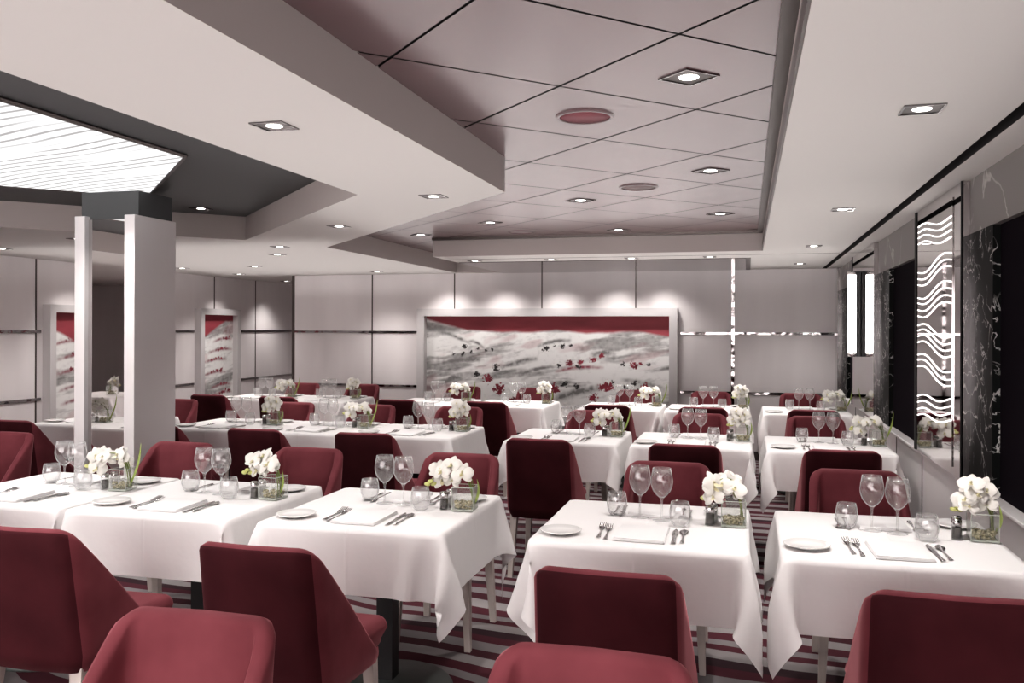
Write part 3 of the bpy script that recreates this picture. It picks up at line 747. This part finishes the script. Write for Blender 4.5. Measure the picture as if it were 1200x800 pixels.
VASE1 = join_mesh('glass_vase', VASE, [M['vaseglass'], M['vaseedge'], M['pebble']])
# orchid flower
def flower_mesh():
    bm = bmesh.new()
    def petal(ang, ln, wd, cup, tilt, mi=0):
        rows = []
        for i in range(6):
            s = i/5; r = .003 + ln*s; ww = wd*math.sin(PI*min(1, .10+.86*s))**.7
            row = []
            for j in range(5):
                u = (j-2)/2; x = r; y = u*ww; z = cup*s*s*ln - .18*wd*abs(u)**2*(1 if cup < 0 else -1) + tilt*r
                ca, sa = math.cos(ang), math.sin(ang); row.append(bm.verts.new((x*ca-y*sa, x*sa+y*ca, z)))
            rows.append(row)
        for a, b in zip(rows, rows[1:]):
            for j in range(4):
                f = bm.faces.new((a[j], a[j+1], b[j+1], b[j])); f.material_index = mi
    for a in (0, PI): petal(a+.12 if a == 0 else a-.12, .040, .024, -.15, .06)
    for a in (90, 215, 325): petal(math.radians(a), .040, .0145, -.25, -.05)
    petal(math.radians(270), .018, .008, .9, .3, 1)
    lathe(bm, [(.004, 0), (.005, .006), (0, .011)], 6, mi=1)
    me = bpy.data.meshes.new('flower'); bm.to_mesh(me); bm.free()
    me.materials.append(M['petal']); me.materials.append(M['lip'])
    for p in me.polygons: p.use_smooth = True
    return me
FLOWER = flower_mesh()
bm = bmesh.new(); bmesh.ops.create_icosphere(bm, subdivisions=2, radius=.011, matrix=Matrix.Diagonal((.8, .8, 1.25, 1))); BUD = mesh('bud', bm, M['bud'])
def bez(p, t):
    p = [Vector(q) for q in p]
    while len(p) > 1: p = [a.lerp(b, t) for a, b in zip(p, p[1:])]
    return p[0]
def spray(seed, reach, top, blade, nfl=9, up=0):
    """an orchid stem leaning across the vase; origin at vase base centre"""
    r = random.Random(seed)
    ctrl = [(.028, .012, .014), (.034, .012, .10), (.028, .0, top+.04), (-.35*reach, -.008, top+.05), (-.8*reach, -.012, top-.0), (-reach, -.012, .115)]
    pts = [bez(ctrl, k/22) for k in range(23)]
    bm = bmesh.new(); tube(bm, pts, .0026, 6)
    tube(bm, [bez([(.036, -.008, .012), (.034, -.006, .08), (.012, .01, top-.02), (-.03, .012, top)], k/10) for k in range(11)], .0024, 6)
    for k in range(2): tube(bm, [bez([(.034-k*.005, .02, .012), (.036, .015, .07), (.03-k*.02, 0, .13)], q/6) for q in range(7)], .002, 5)
    parts = [('flower_stem', mesh('stem', bm, M['stem']))]
    for k in range(nfl):
        t = .40 + .52*k/(nfl-1); p = bez(ctrl, t) + Vector((r.uniform(-.012, .012), r.uniform(-.03, .012), r.uniform(-.025, .020)))
        if k % 3 == 2: p += Vector((.02, -.005, -.03))
        s = r.uniform(.82, 1.12)
        face = Vector((r.uniform(-.55, .55), -1, r.uniform(-.1, .9))).normalized()
        R_ = face.to_track_quat('Z', 'Y').to_matrix().to_4x4() @ Matrix.Rotation(r.uniform(-.4, .4), 4, 'Z')
        parts.append(('flower', FLOWER, Matrix.Translation(p) @ R_ @ Matrix.Scale(s, 4)))
    for k in range(3):
        p = bez(ctrl, 1) + Vector((-.012*k+.01, r.uniform(-.012, .012), -.010+.011*(k % 2)))
        parts.append(('bud', BUD, Matrix.Translation(p) @ Matrix.Rotation(1.1+k*.3, 4, 'Y')))
    if blade:
        bm = bmesh.new(); L = []
        b0, b1 = Vector((.036, .0, .02)), Vector((.036+blade*.5, .0, .10+blade))
        for k in range(9):
            t = k/8; c = b0.lerp(b1, t) + Vector((.014*math.sin(PI*t), 0, 0)); w_ = .006*math.sin(PI*min(1, .12+.88*t))**.8+.0006
            L.append((bm.verts.new(c+Vector((-w_*.8, 0, w_*.4))), bm.verts.new(c+Vector((w_*.8, 0, -w_*.4)))))
        for a, b in zip(L, L[1:]): bm.faces.new((a[0], a[1], b[1], b[0]))
        parts.append(('leaf_blade', mesh('blade', bm, M['leaf'])))
    return parts
SPR = [spray(1, .10, .165, 0, 9), spray(2, .16, .15, .12, 9), spray(3, .14, .165, .03, 9), spray(5, .08, .175, .03, 9)]
SPR1 = [join_mesh('orchid_spray', s, [M['stem'], M['petal'], M['lip'], M['bud'], M['leaf']]) for s in SPR]

# ------------------------------------------------------------------ laying the tables
ROWS = {'front row': (3.44, [-5.22, -4.43, -3.105, -2.33, -1.448, -.371, .492]),
        'middle row': (6.12, [-5.03, -3.86, -3.10, -2.33, -1.20, -.35, .50]),
        'back row': (8.65, [-5.12, -4.36, -3.12, -2.27, -1.17, -.36, .52])}
NTH = ['rightmost', 'second', 'third', 'fourth', 'fifth', 'sixth', 'seventh', 'eighth']
def tname(k, row): return ('rightmost table in %s' if k == 0 else NTH[k] + ' table from right in %s') % row
FRONT = {'front row': 2.67, 'middle row': 5.41, 'back row': 7.91}
BACK = {'front row': 4.12, 'middle row': 6.78, 'back row': 9.33}
BKDX = {('front row', 5): (.03, .12)}
SP = {('front row', 0): 3, ('front row', 1): 0, ('front row', 2): 2, ('front row', 3): 2, ('front row', 4): 1}
def jit(a): return rnd.uniform(-a, a)
for row, (Y, xs) in ROWS.items():
    n = len(xs)
    for i, X in enumerate(xs):
        k = n-1-i; T = tname(k, row)
        cl = (X-xs[i-1])/2-HX-.006 if i else .2
        cr = (xs[i+1]-X)/2-HX-.006 if i < n-1 else .07
        cl, cr = min(cl, .2), min(cr, .2)
        put('dining_table', TABLE, (X, Y, 0), 0, 'square pedestal table under the white cloth, %s' % T, 'table', 'pedestal dining tables')
        seed = k if row == 'front row' else k % 2
        c = put('tablecloth', cloth(cl, cr, seed), (X, Y, 0), 0, 'white linen tablecloth with hanging corners on %s' % T, 'tablecloth', 'white tablecloths')
        ss = c.modifiers.new('smooth', 'SUBSURF'); ss.levels = 1; ss.render_levels = 1; ss.boundary_smooth = 'PRESERVE_CORNERS'
        far = row == 'back row'; mid = row == 'middle row'
        # chairs
        side = [('near', FRONT[row], 0), ('far', BACK[row], PI)]
        for sd, cy, rz in side:
            if row == 'front row' and k == 5 and sd == 'near': continue
            dx = jit(.006) + {('front row', 2): .02, ('front row', 3): .02}.get((row, k), 0)
            if row == 'front row' and k == 5: dx, cy = -.02, 4.25
            put('dining_chair', CHAIR, (X+dx, cy+jit(.015), 0), rz+jit(.03),
                ('burgundy chair seen from behind at %s' if sd == 'near' else 'burgundy chair facing us behind %s') % T, 'chair', 'burgundy dining chairs')
        Z = .7535
        def at(x, y): return (X+x, Y+y, Z)
        W_ = WINE1 if far else WINE
        put('wine_glass', W_, at(-.045+jit(.008), .09+jit(.012)), 0, 'left wine glass of the pair on %s' % T, 'wine glass', 'stemmed wine glasses')
        put('wine_glass', W_, at(.045+jit(.008), .07+jit(.012)), 0, 'right wine glass of the pair on %s' % T, 'wine glass', 'stemmed wine glasses')
        put('water_tumbler', TUMB, at(-.135+jit(.01), .125+jit(.015)), 0, 'left water tumbler beside the wine glasses, %s' % T, 'tumbler', 'clear water tumblers')
        put('water_tumbler', TUMB, at(.135+jit(.01), .0+jit(.015)), 0, 'right water tumbler beside the wine glasses, %s' % T, 'tumbler', 'clear water tumblers')
        hid = row == 'front row' and k == 5
        for sd, s in (('near', 1), ('far', -1)):
            rz = 0 if s == 1 else PI
            put('side_plate', PLATE, at(-.285*s+jit(.01), -.245*s+jit(.012)), 0, 'white side plate of the %s setting on %s' % (sd, T), 'plate', 'white side plates')
            put('folded_napkin', NAPKIN, at(jit(.008), -.215*s+jit(.01)), rz+jit(.05), 'white folded napkin of the %s setting on %s' % (sd, T), 'napkin', 'folded white napkins')
            if not far and not hid:
                a = jit(.04)
                for nm, me, x, y, lb in (('fork', FORK, -.150, -.19, 'outer fork'), ('fork', FORK, -.122, -.21, 'inner fork'), ('knife', KNIFE, .120, -.205, 'steel knife'), ('spoon', SPOON, .150, -.20, 'steel spoon')):
                    put(nm, me, at(x*s, y*s), rz+a+jit(.03), '%s of the %s setting on %s' % (lb, sd, T), nm, nm + 's on the laid tables')
        vx, vy = .322, .045
        rv = jit(.12)
        put('glass_vase', VASE1 if far else VASE, at(vx, vy), rv, 'square glass vase of pebbles on %s' % T, 'vase', 'square glass vases')
        q = SP.get((row, k), (k*2+1) % 4)
        put('orchid_spray', SPR1[q] if far else SPR[q], at(vx, vy), rv+jit(.15), 'white orchid spray in the vase on %s' % T, 'flowers', 'white orchid sprays')
        if not far:
            put('pepper_shaker', PEPPER, at(.235, .035), 0, 'dark pepper shaker beside the vase on %s' % T, 'shaker', 'pepper shakers')
            put('salt_shaker', SALT, at(.245, .085), 0, 'pale salt shaker beside the vase on %s' % T, 'shaker', 'salt shakers')
for X, Y in ((-7.0, .95),):
    T = 'a table mirrored in the pillar'
    put('dining_table', TABLE, (X, Y, 0), 0, 'pedestal table under the cloth of ' + T, 'table', 'pedestal dining tables')
    c = put('tablecloth', cloth(.2, .2, 0), (X, Y, 0), 0, 'white linen tablecloth on ' + T, 'tablecloth', 'white tablecloths')
    ss = c.modifiers.new('smooth', 'SUBSURF'); ss.levels = 1; ss.render_levels = 1
    put('dining_chair', CHAIR, (X, Y-.78, 0), 0, 'burgundy chair on the far side of ' + T, 'chair', 'burgundy dining chairs')
    put('dining_chair', CHAIR, (X, Y+.72, 0), PI, 'burgundy chair on the near side of ' + T, 'chair', 'burgundy dining chairs')
    put('glass_vase', VASE1, (X+.1, Y, .7535), 0, 'square glass vase on ' + T, 'vase', 'square glass vases')
    put('orchid_spray', SPR1[0], (X+.1, Y, .7535), PI, 'white orchid spray on ' + T, 'flowers', 'white orchid sprays')
# two chairs of the row nearest the camera
put('dining_chair', CHAIR, (-1.205, 1.50, 0), PI+.03, 'nearest burgundy chair at the lower left, its back top only', 'chair', 'burgundy dining chairs')
put('dining_chair', CHAIR, (-.305, 1.50, 0), PI-.02, 'nearest burgundy chair at the bottom centre, cut by frame', 'chair', 'burgundy dining chairs')

# ------------------------------------------------------------------ light and render look
w = bpy.data.worlds.new('world'); bpy.context.scene.world = w; w.use_nodes = True
w.node_tree.nodes['Background'].inputs[0].default_value = (1, .97, .96, 1); w.node_tree.nodes['Background'].inputs[1].default_value = .05
sc = bpy.context.scene
sc.view_settings.view_transform = 'Standard'; sc.view_settings.look = 'Medium High Contrast'; sc.view_settings.exposure = .13
sc.cycles.max_bounces = 10; sc.cycles.diffuse_bounces = 5; sc.cycles.glossy_bounces = 5; sc.cycles.transparent_max_bounces = 24
sc.cycles.sample_clamp_indirect = 6; sc.cycles.caustics_reflective = False; sc.cycles.caustics_refractive = False
sc.cycles.use_denoising = True
